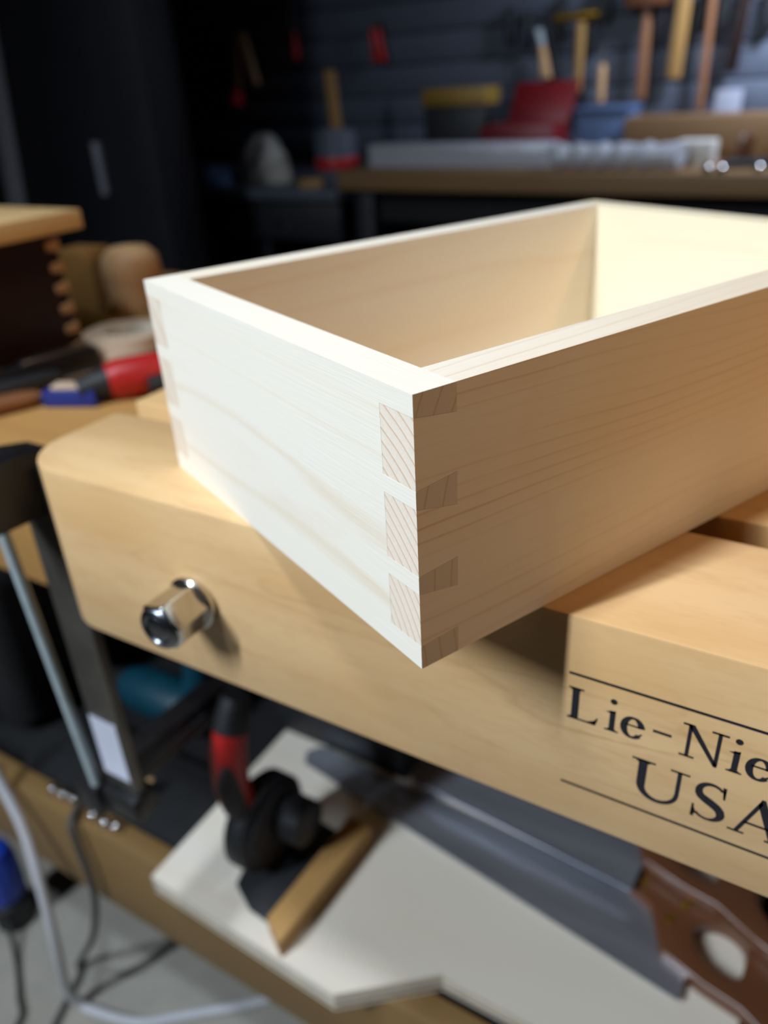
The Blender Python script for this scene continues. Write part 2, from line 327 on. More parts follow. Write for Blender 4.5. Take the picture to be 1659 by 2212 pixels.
def g_L():
    return (Glyph().rect(.095,.275,0,1).poly((.0,.955),(.38,.955),(.38,1),(.0,1)).poly((.255,.955),(.255,.90),(.33,.955)).poly((.10,.90),(.10,.955),(.03,.955))
        .poly((0,0),(.70,0),(.70,.055),(0,.05)).poly((.10,.05),(.03,.05),(.10,.10)).poly((.62,.05),(.71,.0),(.77,.24),(.735,.24)).poly((.50,.05),(.72,.05),(.72,.16)))
def g_i(): return (Glyph().rect(.10,.235,0,.64).poly((.02,.58),(.10,.58),(.235,.66),(.235,.58)).poly((.0,.585),(.11,.55),(.20,.62),(.235,.66)).rect(0,.335,0,.042)
        .poly((.235,.04),(.235,.09),(.30,.04)).poly((.10,.04),(.10,.09),(.04,.04)).dot(.165,.93,.082))
def g_e(): return (Glyph().arc(.27,.325,.205,.300,8,318,.065,.165,34).rect(.10,.49,.365,.412).stroke([(.42,.12),(.50,.20)],[.06,.03]))
def g_hy(): return Glyph().rect(0,.42,.415,.49)
def g_N(): return (Glyph().rect(.125,.21,0,1).rect(.76,.845,0,1).poly((.04,1),(.25,1),(.845,.02),(.835,-.04),(.77,-.04),(.13,.93)).rect(0,.335,0,.055).rect(.62,.985,.945,1).rect(.0,.2,.945,1))
def g_l(): return (Glyph().rect(.10,.235,0,1).poly((0,.945),(.11,.91),(.235,1.02)).rect(0,.335,0,.042))
def g_s(): return (Glyph().arc(.20,.485,.135,.145,35,255,.045,.11,18).arc(.20,.175,.145,.155,80,-155,.045,.12,20).rect(.30,.335,.44,.63).rect(.035,.07,.03,.22).stroke([(.12,.41),(.30,.26)],[.13,.13]))
def g_n(): return (Glyph().rect(.10,.235,0,.60).poly((0,.585),(.11,.55),(.235,.66)).arc(.36,.42,.16,.20,150,0,.06,.13,16).rect(.455,.59,0,.44).rect(0,.335,0,.042).rect(.36,.69,0,.042))
def g_U(): return (Glyph().rect(.135,.305,.36,1).rect(.875,.955,.36,1).stroke(arc(.565,.36,.345,.335,180,360,30), [.17 - (.17-.085)*min(1,i/14) for i in range(31)])
        .rect(0,.455,.955,1).rect(.74,1.10,.955,1).poly((.30,.955),(.30,.90),(.37,.955)).poly((.14,.955),(.14,.90),(.07,.955)))
def g_S():
    g = Glyph()
    path = arc(.33,.745,.215,.215,35,185,14) + [(.125,.665),(.165,.60),(.25,.54),(.36,.48),(.455,.42),(.52,.345)] + arc(.32,.245,.225,.205,5,-150,16)
    n1 = 15; ws = [.055+.075*(i/14)**1.5 for i in range(15)] + [.145,.16,.175,.18,.175,.165] + [.15-.095*min(1,i/9) for i in range(17)]
    g.stroke(path, ws)
    return g.poly((.50,.985),(.565,.985),(.57,.68),(.535,.68)).poly((.50,.90),(.56,.70),(.56,.94)).poly((.035,.0),(.10,.0),(.075,.33),(.04,.33)).poly((.06,.30),(.06,.05),(.14,.10))
def g_A(): return (Glyph().poly((.10,0),(.18,0),(.51,.90),(.47,1)).poly((.47,1.02),(.535,1.02),(.93,0),(.745,0),(.43,.86)).rect(.26,.72,.30,.352).rect(0,.30,0,.045).rect(.66,1.04,0,.045))
def put(gl, x, base, cap, sx=1.0, parent=jw):
    mb = MB()
    for q in gl.p:
        a = sum(q[i][0]*q[(i+1) % len(q)][1] - q[(i+1) % len(q)][0]*q[i][1] for i in range(len(q)))
        if a < 0: q = q[::-1]
        mb.prism([((px)*cap*sx, 0.0002, py*cap) for px, py in q], (0, -0.0003, 0))
    return mb.build('letter', 'ink', parent, (jo[0]+x, 0, base))
CAP = 0.0162; BL = -0.0500
put(g_L(), .0364, BL, CAP); put(g_i(), .0516, BL, CAP); put(g_e(), .0578, BL, CAP, 1.02); put(g_hy(), .0698, BL, CAP)
put(g_N(), .0800, BL, CAP); put(g_i(), .0967, BL, CAP); put(g_e(), .1030, BL, CAP, 1.02)
put(g_l(), .1132, BL, CAP); put(g_s(), .1196, BL, CAP); put(g_e(), .1262, BL, CAP, 1.02); put(g_n(), .1358, BL, CAP)
put(g_U(), .0637, -.0787, .0199); put(g_S(), .0870, -.0787, .0199, 1.05); put(g_A(), .1014, -.0787, .0199)
for z_, x1_ in ((-.02720, .1475), (-.08625, .1475)):
    MB().box(.0360, x1_, -.0001, .0002, z_-.0006, z_+.0006).build('engraved_line', 'ink', jw, jo)

# ------------------------------------------------------------------ the dovetailed pine box
L, W, H, TF, TS = 0.3195, 0.2165, 0.100, 0.0163, 0.0172
bx = thing('pine_box', 'pale pine box with dovetailed corners standing open on the vise jaw', 'box', (0, -0.0530, 0.0002), math.radians(65.847))
PINS = [((0.0927, 0.1000), (0.0906, 0.1000)), ((0.0623, 0.0687), (0.0590, 0.0707)), ((0.0308, 0.0377), (0.0280, 0.0393)), ((0.0, 0.0096), (0.0, 0.0106))]
G = 0.00006
def pin_board(name, mat, x_out, x_in):
    m = MB()
    m.box(min(x_out, x_in), max(x_out, x_in), TS, W-TS, 0, H)
    for y0, y1 in ((0.0, TS), (W-TS, W)):
        for (a0, a1), (b0, b1) in PINS:
            m.prism([(x_out, y0, a0+G*(a0 > 0)), (x_in, y0, b0+G*(b0 > 0)), (x_in, y0, b1-G*(b1 < H)), (x_out, y0, a1-G*(a1 < H))], (0, y1-y0, 0))
    return m.build(name, mat, bx)
def tail_board(name, mat, y0, y1):
    m = MB(); m.box(TF+G, L-TF-G, y0, y1, 0, H)
    for x_out, x_in in ((0.00004, TF+G), (L-0.00004, L-TF-G)):
        for k in range(3):
            (a0, a1), (b0, b1) = PINS[k]; (c0, c1), (d0, d1) = PINS[k+1]
            m.prism([(x_out, y0, c1+G), (x_in, y0, d1+G), (x_in, y0, b0-G), (x_out, y0, a0-G)], (0, y1-y0, 0))
    return m.build(name, mat, bx)
pin_board('front_board', 'pine_front', 0.0, TF)
pin_board('back_board', 'pine_back', L, L-TF)
MB().box(TF, L-TF, TS, W-TS, 0.004, 0.010).build('bottom_panel', 'pine_front', bx)  # unseen bottom, added to bounce light onto the inner walls
tail_board('side_board', 'pine_side', 0.00003, TS-.00003)
tail_board('side_board', 'pine_side_far', W-TS+.00003, W-.00003)

# ------------------------------------------------------------------ F-clamp at the left end of the bench
cl = thing('bar_clamp', 'black bar clamp with steel bar and threaded rod beside the vise jaw', 'clamp', (-0.322, 0.03, -0.06))
co = (0.322, -0.03, 0.06)
cbar = MB().box(-0.340, -0.305, 0.026, 0.034, -0.305, -0.02).build('bar', 'steel_dark', cl, co, bevel=0.001)
MB().prism([(-0.343, -0.030, -0.050), (-0.343, 0.040, -0.054), (-0.343, 0.044, -0.046), (-0.343, 0.044, -0.014), (-0.343, 0.020, -0.008), (-0.343, -0.030, -0.006)], (0.029, 0, 0)).build('fixed_jaw', 'black_paint', cl, co, bevel=0.002)
MB().box(-0.342, -0.317, 0.030, 0.046, -0.057, -0.0475).build('pad', 'black_paint', cl, co, bevel=0.002)
arm_ = MB().prism([(-0.366, 0.012, -0.3365), (-0.366, 0.170, -0.348), (-0.366, 0.170, -0.318), (-0.366, 0.014, -0.3055)], (0.0245, 0, 0)).build('sliding_arm', 'black_paint', cl, co, bevel=0.002)
MB().prism([(-0.342, 0.055, -0.3290), (-0.342, 0.160, -0.3370), (-0.342, 0.160, -0.3290), (-0.342, 0.055, -0.3210)], (0.003, 0, 0)).build('rib', 'rubber_grey', arm_, bevel=0.001)
MB().box(-0.3412, -0.303, 0.018, 0.042, -0.330, -0.3055).build('sleeve', 'black_paint', cl, co, bevel=0.002)
rodp = []; rad = []
n = 120
for i in range(n*2+1):
    t_ = i/(n*2); rodp.append((-0.3622 + .0165*t_, 0.0195, -0.070 - 0.2355*t_)); rad.append(0.0043 if i % 2 else 0.0035)
MB().tube(rodp, rad, 14).build('threaded_rod', 'zinc', cl, co, smooth=True, ang=80)
MB().box(-0.3375, -0.309, 0.0250, 0.0259, -0.292, -0.233).build('label', 'label_white', cbar)

# ------------------------------------------------------------------ shelf contents
# plywood sheet: plies stacked
pw = thing('plywood_sheet', 'pale plywood sheet with a stepped front edge lying on the shelf', 'plywood', (-0.13, 0.3, -0.5548))
PO = [(-0.405, 0.0795), (-0.172, 0.0705), (-0.0955, 0.1335), (0.140, 0.1345), (0.142, 0.50), (-0.408, 0.52)]
zz = -0.5548
for k, (th, mt) in enumerate([(.0035, 'birch'), (.004, 'ply_dark'), (.0095, 'ply_light'), (.0012, 'ply_dark'), (.0066, 'birch')]):
    MB().prism([(x, y, zz) for x, y in PO], (0, 0, th)).build('ply', mt, pw, (0.13, -0.3, 0.5548)); zz += th
PT = zz   # top of plywood
def handsaw(label, loc, rz, blade, hmat):
    t = thing('handsaw', label, 'saw', loc, rz, 'handsaws on the plywood')
    MB().prism([(x, y, 0.0) for x, y in blade], (0, 0, 0.0011)).build('blade', 'blade_steel', t, (0, 0, 0.007))
    # closed handle: outline with a finger hole, built as a ring of quads
    out = [(-.010,-.004),(-.030,.034),(-.090,.058),(-.092,.066),(-.060,.070),(-.015,.066),(.010,.074),(.045,.078),(.078,.064),(.098,.050),(.094,.036),(.088,.022),(.092,.002),(.108,-.016),(.126,-.034),(.118,-.044),(.092,-.034),(.060,-.018),(.028,-.014)]
    inn = [(.016,.016),(.010,.026),(.010,.034),(.012,.040),(.016,.044),(.020,.047),(.026,.050),(.032,.051),(.040,.050),(.048,.046),(.052,.041),(.054,.034),(.055,.026),(.055,.018),(.055,.010),(.052,.006),(.046,.004),(.036,.004),(.024,.008)]
    n = len(out); z0, z1 = 0.0, 0.018
    vs = [(x,y,z0) for x,y in out]+[(x,y,z0) for x,y in inn]+[(x,y,z1) for x,y in out]+[(x,y,z1) for x,y in inn]; fs = []
    for i in range(n):
        j = (i+1) % n; fs += [(i,j,n+j,n+i),(2*n+i,3*n+i,3*n+j,2*n+j),(i,2*n+i,2*n+j,j),(n+i,n+j,3*n+j,3*n+i)]
    hd = MB().add(vs, fs).build('handle', hmat, t, bevel=0.005, seg=3, ang=60)
    for q in ((-.012,.030),(-.004,.050),(-.045,.055)):
        MB().lathe([(.0042,0),(.0042,.0012),(.003,.0016),(.0,.0017)], (q[0],q[1],.0176), (0,0,1), 14).build('rivet', 'brass', hd, smooth=True)
    return t
handsaw('brown-handled handsaw lying nearest the front on the plywood sheet', (0.080, 0.2400, PT+.0003), math.radians(-4),
        [(.016,-.033),(-.43,.004),(-.44,.020),(-.43,.036),(-.02,.048),(.012,.02)], 'saw_wood')
handsaw('brown-handled handsaw lying behind the front one, its blade under the jaw', (0.045, 0.311, PT+.0193), math.radians(-2),
        [(-.012,-.036),(-.26,-.024),(-.266,.01),(-.26,.046),(-.03,.056),(-.01,.04)], 'saw_wood')
# wooden stick along the saw's shoe
tag(MB().prism([(-0.2590, 0.0900, 0), (-0.2330, 0.0745, 0), (-0.2245, 0.2240, 0), (-0.2530, 0.2270, 0)], (0, 0, 0.022)).build('wood_strip', 'oak_y', None, (0, 0, PT+.0002), bevel=0.001),
    'short oak strip lying across the plywood beside the black saw base', 'wood strip')
# power saw with black base, guard and red handle
ps = thing('circular_saw', 'black power saw with red and grey grip standing on the plywood', 'power tool', (-0.30, 0.15, PT+.0002))
po = (0.30, -0.15, 0)
MB().prism([(-0.333,0.160,0),(-0.319,0.113,0),(-0.290,0.098,0),(-0.2635,0.0955,0),(-0.2605,0.215,0),(-0.334,0.222,0)], (0,0,0.004)).build('base_plate', 'black_plastic', ps, po, bevel=0.001)
MB().lathe([(.012,0),(.046,.002),(.050,.006),(.050,.026),(.046,.030),(.012,.032)], (-0.326, 0.158, 0.056), (1,0,0), 36).build('blade_guard', 'black_plastic', ps, po, smooth=True, ang=50)
MB().lathe([(.0395,.0),(.0425,.001),(.0425,.0018),(.0395,.0025)], (-0.2945, 0.158, 0.056), (1,0,0), 36).build('trim_ring', 'rubber_grey', ps, po, smooth=True)
MB().lathe([(.0,0),(.018,.001),(.024,.006),(.024,.030),(.018,.033),(0,.034)], (-0.294, 0.172, 0.060), (1,0,0), 28).build('motor_housing', 'black_plastic', ps, po, smooth=True, ang=50)
gp = [(-0.318,0.140,0.085),(-0.319,0.136,0.105),(-0.320,0.134,0.130),(-0.321,0.138,0.160),(-0.321,0.146,0.185),(-0.320,0.160,0.215)]
MB().tube(gp[:5], [.015,.017,.0175,.0175,.0165], 18).build('handle', 'red_plastic', ps, po, smooth=True, ang=70)
MB().tube([(p[0]+.005, p[1]-.0075, p[2]) for p in gp[:4]], [.0095,.0125,.0125,.009], 14).build('grip', 'rubber_grey', ps, po, smooth=True, ang=70)
MB().tube([gp[4], (-0.3205,0.152,0.199), gp[5]], [.0168,.0165,.014], 18).build('battery_cap', 'black_plastic', ps, po, smooth=True, ang=70)
# black case and boards further back under the bench
cs = thing('tool_case', 'black plastic tool case on the plywood behind the power saw', 'case', (-0.33, 0.385, PT+.0002))
MB().box(-0.09,0.10,-0.075,0.10,0,0.055).build('case_base', 'black_plastic', cs, bevel=0.008)
lid_ = MB().box(-0.09,0.10,-0.075,0.10,0.0555,0.085).build('case_lid', 'black_plastic', cs, bevel=0.008)
MB().box(-0.03,0.03,-0.082,-0.0755,0.057,0.075).build('latch', 'rubber_grey', lid_, bevel=0.002)
# teal tool under the wing
tl = thing('teal_drill', 'teal and black drill lying on the shelf behind the bar clamp', 'drill', (-0.585, 0.30, -0.5848))
MB().tube([(-0.09,0,0.035),(-0.06,0,0.037),(0.03,0,0.037),(0.06,0,0.036)], [.024,.033,.034,.026], 20).build('motor_housing', 'teal', tl, (0,0,.0), smooth=True, ang=60)
MB().tube([(0.03,0.01,0.05),(0.038,0.015,0.10),(0.05,0.018,0.16)], [.020,.019,.021], 16).build('handle', 'teal', tl, smooth=True, ang=60)
MB().box(0.015,0.085,-0.02,0.055,0.16,0.20).build('battery', 'black_plastic', tl, bevel=0.006)
MB().tube([(-0.09,0,0.035),(-0.11,0,0.035),(-0.14,0,0.035)], [.02,.018,.010], 16).build('chuck', 'black_plastic', tl, smooth=True, ang=40)
tr = thing('tool_roll', 'dark navy cloth tool roll lying under the notch of the plywood', 'tool roll', (0.02, 0.20, -0.5848))
MB().prism([(-.12,-.060,.004),(.14,-.060,.004),(.14,.08,.0),(-.12,.08,0)], (0,0,.022)).build('cloth', 'navy_cloth', tr, bevel=.006)
MB().box(-.03,-.012,-.0615,.0815,.0,.0272).build('strap', 'black_plastic', tr, bevel=.001)
bg = thing('tool_bag', 'big black cloth tool bag on the shelf at the far left', 'bag', (-0.92, 0.30, -0.5848))
MB().box(-.19,.178,-.125,.13,0,.26).build('body', 'black_matte', bg, bevel=.03, seg=4)
MB().tube(smoothpath([(-.14,-.05,.255),(-.12,-.05,.32),(-.04,-.05,.345),(.04,-.05,.32),(.06,-.05,.255)], 6), .010, 10).build('carry_handle', 'black_plastic', bg, smooth=True)
MB().box(-.14,.12,-.137,-.1252,.03,.15).build('pocket', 'black_plastic', bg, bevel=.006)
# black mat with hardware on the left of the shelf
tag(MB().prism([(-0.70,0.131,0),(-0.41,0.131,0),(-0.41,0.24,0),(-0.70,0.24,0)], (0,0,0.022)).build('foam_mat', 'black_matte', None, (0,0,-0.5848), bevel=0.002),
    'flat black foam mat behind the shelf rail left of the plywood', 'mat')
def hexnut(label, x, y, z, r, rot):
    t = thing('cap_nut', label, 'nut', (x, y, z), rot, 'shiny nuts on the shelf rail')
    MB().prism([(r*math.cos(math.pi/3*i), r*math.sin(math.pi/3*i), 0) for i in range(6)], (0, 0, r*.8)).build('hex_base', 'chrome', t, bevel=r*.12)
    MB().lathe([(r*.84*math.cos(a*math.pi/12), r*.8 + r*.84*math.sin(a*math.pi/12)) for a in range(7)], seg=20).build('dome', 'chrome', t, smooth=True, ang=80)
SN = ['leftmost shiny steel nut on the shelf rail', 'shiny nut right beside the leftmost one on the shelf rail', 'third shiny nut from the left on the shelf rail', 'fourth shiny nut from the left, just past the hanging grey cable', 'fifth shiny nut from the left on the shelf rail', 'rightmost shiny nut on the shelf rail, nearest the plywood']
for i, (x, y) in enumerate([(-.612,.117),(-.594,.118),(-.577,.119),(-.538,.114),(-.518,.113),(-.502,.115)]):
    hexnut(SN[i], x, y, -0.5548, .0072, i*.4)
tag(MB().box(-.011,.011,-.008,.008,0,.02).build('wood_offcut', 'tan_wood', None, (-.517,.172,-.5626), (0,0,.5), bevel=.001), 'small tan wood offcut on the black mat', 'offcut')

# ------------------------------------------------------------------ cables and plug on the floor
def cable(label, mat, pts, r):
    q = smoothpath(pts); z0 = q[0].copy()
    tag(MB().tube([p - z0 for p in q], r, 12).build('cable', mat, None, tuple(z0), smooth=True, ang=80), label, 'cable')
cable('thick white cable drooping past the shelf rail onto the concrete floor', 'white_plastic',
      [(-0.70,0.095,-0.48),(-0.6713,0.0888,-0.5402),(-0.6357,0.0786,-0.5907),(-0.605,0.0596,-0.6557),(-0.592,0.045,-0.74),(-0.612,0.045,-0.85),(-0.606,0.052,-0.8935),(-0.5855,0.0543,-0.8935),(-0.5192,0.0742,-0.8935),(-0.4713,0.1108,-0.8935),(-0.3959,0.173,-0.8935),(-0.30,0.27,-0.8935)], 0.0062)
cable('dark grey cable hanging over the shelf rail down to the floor', 'grey_cable',
      [(-0.565,0.115,-0.5500),(-0.553,0.094,-0.5495),(-0.548,0.090,-0.575),(-0.545,0.088,-0.66),(-0.575,0.085,-0.76),(-0.635,0.09,-0.86),(-0.655,0.088,-0.8955),(-0.6427,0.0797,-0.8955),(-0.6168,0.0154,-0.8955),(-0.58,-0.06,-0.8955)], 0.0042)
cable('thin black cable running on the concrete from the blue plug', 'black_cable',
      [(-0.790,0.082,-0.858),(-0.775,0.070,-0.88),(-0.7328,0.0451,-0.896),(-0.6905,0.0171,-0.896),(-0.664,-0.002,-0.896),(-0.650,-0.06,-0.896)], 0.0036)
bp = thing('blue_plug', 'bright blue connector standing on the floor at the left edge', 'plug', (-0.80, 0.095, -0.8998))
MB().lathe([(.024,0),(.028,.004),(.028,.05),(.022,.056)], seg=24).build('collar', 'black_plastic', bp, smooth=True)
MB().lathe([(.022,.056),(.027,.06),(.030,.08),(.030,.13),(.024,.15),(.012,.155)], seg=12).build('body', 'blue_plastic', bp, smooth=True, ang=20)

# ------------------------------------------------------------------ things on the lower wing, left of the jaw
WZ = -0.0798
ch = thing('tool_chest', 'dark wooden tool chest with pale dovetails and light wood lid', 'chest', (-0.80, 0.22, WZ))
MB().box(-0.14, 0.148, -0.10, 0.115, 0, 0.134).build('chest_body', 'dark_wood', ch, bevel=0.001)
MB().box(-0.155, 0.156, -0.115, 0.150, 0.1345, 0.154).build('lid', 'lid_wood', ch, bevel=0.0015)
for k in range(6):
    z = 0.004 + k*0.0222
    MB().prism([(0.1465,0.1010,z+.003),(0.1465,0.1185,z),(0.1465,0.1185,z+.014),(0.1465,0.1010,z+.011)], (0.003,0,0)).build('dovetail', 'tan_wood', ch, bevel=.0004)
def lw(o, lab, cat, g=None): return tag(o, lab, cat, g)
tb = thing('masking_tape', 'wide tan tape roll lying left of the pine box', 'tape', (-0.612, 0.372, WZ))
MB().lathe([(.030,0),(.050,0),(.050,.024),(.030,.024),(.030,0)], seg=32).build('roll', 'tape_tan', tb, smooth=True)
MB().lathe([(.0275,0),(.0298,0),(.0298,.0245),(.0275,.0245),(.0275,0)], seg=32).build('core', 'ply_light', tb, smooth=True)
lw(MB().lathe([(.030,0),(.036,.004),(.038,.02),(.034,.035),(.036,.055),(.0375,.068),(.035,.084),(.024,.094),(0,.097)], seg=32).build('turned_knob', 'tan_wood', None, (-0.694,0.468,WZ), smooth=True, ang=60),
   'tan turned wooden knob with rounded top near the box corner', 'knob')
lw(MB().box(-.026,.026,-.02,.02,0,.090).build('wood_block', 'yellow_wood', None, (-0.778,0.468,WZ), (0,0,.1), bevel=.001), 'upright yellow-brown wood block between the chest and the turned knob', 'wood block')
lw(MB().box(-.026,.026,-.014,.014,0,.030).build('wood_block', 'yellow_wood', None, (-0.628,0.440,WZ), (0,0,.5), bevel=.001), 'small low wood block between the tape roll and turned knob', 'wood block')
lw(MB().box(-.026,.026,-.014,.014,0,.018).build('olive_box', 'olive', None, (-0.715,0.412,WZ), (0,0,.2), bevel=.002), 'small olive green box behind the tan tape roll', 'box')
# red and black hand drill / stapler body
rt = thing('power_driver', 'red and black power driver lying beside the pine box', 'power tool', (-0.492, 0.262, WZ), math.radians(58))
MB().tube([(-.022,0,.019),(-.012,0,.0195),(.018,0,.0195),(.065,0,.022)], [.016,.019,.019,.0155], 18).build('body', 'red_plastic', rt, smooth=True, ang=60)
MB().tube([(.012,-.020,.013),(.045,-.020,.013),(.080,-.014,.013)], [.009,.0105,.009], 14).build('grip', 'black_plastic', rt, smooth=True, ang=60)
MB().tube([(-.0225,0,.019),(-.035,0,.018),(-.050,0,.016)], [.015,.012,.009], 16).build('nose', 'black_plastic', rt, smooth=True, ang=40)
bb = thing('honing_block', 'deep blue block with a grey top on the wing', 'block', (-0.530, 0.222, WZ), math.radians(24))
MB().box(-.027,.027,-.012,.012,0,.016).build('block_base', 'blue_deep', bb, bevel=.002)
MB().box(-.018,.018,-.008,.008,.0161,.020).build('stone', 'tape_tan', bb, bevel=.001)
def chisel(label, p, rz, mat):
    t = thing('chisel', label, 'chisel', p, rz, 'chisels in front of the chest')
    MB().box(-.09,.03,-.0085,.0085,.003,.008).build('blade', 'steel', t, bevel=.001)
    MB().tube([(.03,0,.0095),(.045,0,.0095),(.10,0,.0097),(.135,0,.0095)], [.006,.0085,.0095,.0075], 14).build('handle', mat, t, smooth=True, ang=50)
chisel('steel chisel with black handle pointing along the chest', (-0.584, 0.285, WZ), math.radians(74+180), 'black_plastic')
chisel('chisel with tan wooden handle near the bench wing edge', (-0.548, 0.232, WZ), math.radians(66+180), 'handle_wood')
hp = thing('steel_bar', 'dark steel bar leaning low against the chest front', 'bar', (-0.622, 0.235, WZ), math.radians(82))
rb_ = MB().box(-.12,.085,-.010,.010,0,.022).build('bar', 'black_paint', hp, bevel=.002)
MB().box(-.10,-.02,-.006,.006,.0222,.0262).build('clip', 'steel', rb_, bevel=.001)
MB().box(.0,.07,-.006,.006,.0222,.0262).build('clip', 'steel', rb_, bevel=.001)

# ------------------------------------------------------------------ black cabinet and aluminium straightedge, far left
cb = thing('tall_cabinet', 'tall shallow black steel cabinet in the dark left corner', 'cabinet', (-2.165, 1.52, -0.9))
MB().box(-0.55, 0.555, -0.05, 0.06, 0, 2.1).build('carcass', 'cab_black', cb, bevel=.004)
MB().box(-0.545, 0.0, -0.070, -0.0505, 0.05, 2.08).build('door', 'cab_black', cb, bevel=.003)
dr = MB().box(0.004, 0.55, -0.070, -0.0505, 0.05, 2.08).build('door', 'cab_black', cb, bevel=.003)
MB().box(0.318,0.342,-0.090,-0.0705,0.83,0.97).build('handle', 'alu', dr, bevel=.004)
MB().lathe([(.013,0),(.013,.006),(.008,.009)], (0.05,-0.0705,0.96), (0,-1,0), 18).build('lock', 'chrome', cb, smooth=True)
tag(MB().prism([(-.040,0,0),(.040,0,0),(.040,.008,0),(-.040,.008,0)], (.20,.0,1.6)).build('straightedge', 'alu', None, (-2.345,1.425,-0.8995), (math.radians(-0.55),0,0), bevel=.001),
    'long aluminium straightedge leaning upright against the black cabinet', 'straightedge')

# ------------------------------------------------------------------ back benches
b1 = thing('back_bench', 'brown wooden bench along the panelled back wall', 'workbench', (-0.2, 2.15, -0.9))
b1o = (0.2, -2.15, 0.9)
MB().box(-1.320, 1.2, 1.870, 2.475, -0.102, -0.052).build('bench_top', 'bench_brown', b1, b1o, bevel=.003)
MB().box(-1.30, 1.18, 1.95, 1.97, -0.2, -0.1025).build('apron', 'black_matte', b1, b1o)
for x in (-1.28, -0.1, 1.1):
    for y in (1.90, 2.40): MB().box(x, x+.06, y, y+.06, -0.9, -0.1022).build('leg', 'cab_black', b1, b1o, bevel=.003)
b2 = thing('side_bench', 'low dark bench with grey top left of the brown back bench', 'workbench', (-1.65, 2.15, -0.9))
b2o = (1.65, -2.15, 0.9)
MB().box(-1.99, -1.325, 1.870, 2.475, -0.135, -0.105).build('bench_top', 'slat_grey', b2, b2o, bevel=.003)
MB().box(-1.98, -1.34, 1.90, 1.93, -0.26, -0.1355).build('drawer_front', 'cab_black', b2, b2o, bevel=.002)
for x in (-1.97, -1.70, -1.40):
    for y in (1.935, 2.40): MB().box(x, x+.04, y, y+.04, -0.9, -0.1355).build('leg', 'cab_black', b2, b2o, bevel=.002)
MB().lathe([(.012,0),(.014,.008),(.010,.014)], (-1.558,1.8995,-0.215), (0,-1,0), 16).build('knob', 'chrome', b2, b2o, smooth=True)
BZ = -0.0518; SZ = -0.1048
# long clear tray, bubble-wrapped bundle, red toolbox
tag(MB().box(-0.285,0.285,-.05,.05,0,.062).build('plastic_tray', 'clear_plastic', None, (-0.99,2.03,BZ), bevel=.006), 'long translucent plastic tray along the front of the back bench', 'tray')
bw = MB(); nseg = 22
bw.tube([(-.17+.34*i/nseg, .004*math.sin(i*1.9), .034+.003*math.sin(i*2.7)) for i in range(nseg+1)], [.026+.006*math.sin(i*2.3)**2 for i in range(nseg+1)], 16)
tag(bw.build('wrapped_bundle', 'clear_plastic', None, (-0.52,1.945,BZ), smooth=True, ang=70), 'shiny plastic-wrapped roll on the brown back bench', 'bundle')
tag(MB().box(-.045,.045,-.04,.04,0,.06).build('grey_box', 'cloth_white', None, (-0.335,2.045,BZ), bevel=.004), 'pale grey box at the end of the wrapped roll', 'box')
rb = thing('red_toolbox', 'open red metal toolbox on the back bench', 'toolbox', (-0.84, 2.17, BZ))
MB().box(-.125,.10,-.06,.07,0,.10).build('tray', 'red_paint', rb, bevel=.004)
MB().prism([(-.085,.072,.10),(.105,.072,.10),(.105,.05,.10),(-.085,.05,.10)], (.008,.05,.105)).build('lid', 'red_paint', rb, bevel=.003)
yb = thing('yellow_box', 'yellow wooden case behind the red toolbox', 'case', (-1.128, 2.32, BZ))
MB().box(-.105,.105,-.05,.05,0,.15).build('body', 'black_plastic', yb, bevel=.003)
MB().box(-.112,.112,-.055,.055,.1502,.20).build('lid', 'yellow_paint', yb, bevel=.003)
be = thing('blue_crate', 'dull blue crate between the red toolbox and wooden box', 'crate', (-0.642, 2.29, BZ))
MB().box(-.078,.078,-.06,.06,0,.12).build('body', 'blue_grey', be, bevel=.006)
MB().box(-.083,.083,-.065,.065,.1202,.135).build('rim', 'blue_grey', be, bevel=.004)
wbx = thing('wooden_crate', 'long brown wooden box at the right of the back bench', 'crate', (-0.25, 2.25, BZ))
MB().box(-.31,.45,-.07,-.055,0,.108).build('front_panel', 'bench_brown', wbx, bevel=.002)
MB().box(-.31,.45,.055,.07,0,.108).build('back_panel', 'bench_brown', wbx, bevel=.002)
for x in (-.31,.435): MB().box(x,x+.015,-.0545,.0545,0,.108).build('end_panel', 'bench_brown', wbx, bevel=.002)
MB().box(-.294,.434,-.0545,.0545,0,.01).build('bottom_panel', 'bench_brown', wbx)
tag(MB().box(-.034,.034,-.01,.01,0,.16).build('white_card', 'card_grey', None, (-0.335,2.40,BZ), bevel=.001), 'white card standing behind the wooden box', 'card')
for i, (x, y) in enumerate([(-0.276,1.895),(-0.246,1.895),(-0.168,1.92)]):
    t = thing('socket_bit', ['left one of two close chrome sockets on the back bench edge', 'right one of two close chrome sockets on the back bench edge', 'lone chrome socket at the right end of the back bench'][i], 'socket', (x, y, BZ), 0, 'chrome sockets on the back bench')
    MB().lathe([(.0085,0),(.011,.002),(.011,.014),(.009,.016)], seg=20).build('socket_wall', 'chrome', t, smooth=True)
    MB().lathe([(.006,.0162),(.006,.021),(.0,.023)], seg=16).build('drive', 'chrome', t, smooth=True)
dk = thing('hand_plane', 'dark cast iron hand plane lying at the right of the back bench', 'plane', (-0.14, 2.02, BZ), math.radians(8))
MB().box(-.12,.12,-.028,.028,0,.022).build('sole', 'black_paint', dk, bevel=.004)
MB().prism([(-.10,-.008,.0225),(-.06,-.008,.0225),(-.055,-.008,.07),(-.075,-.008,.085),(-.095,-.008,.07)], (0,.016,0)).build('tote', 'saw_wood', dk, bevel=.004)
MB().lathe([(.014,.0225),(.010,.035),(.015,.052),(.010,.062),(0,.064)], (.08,0,0), seg=20).build('knob', 'red_paint', dk, smooth=True)
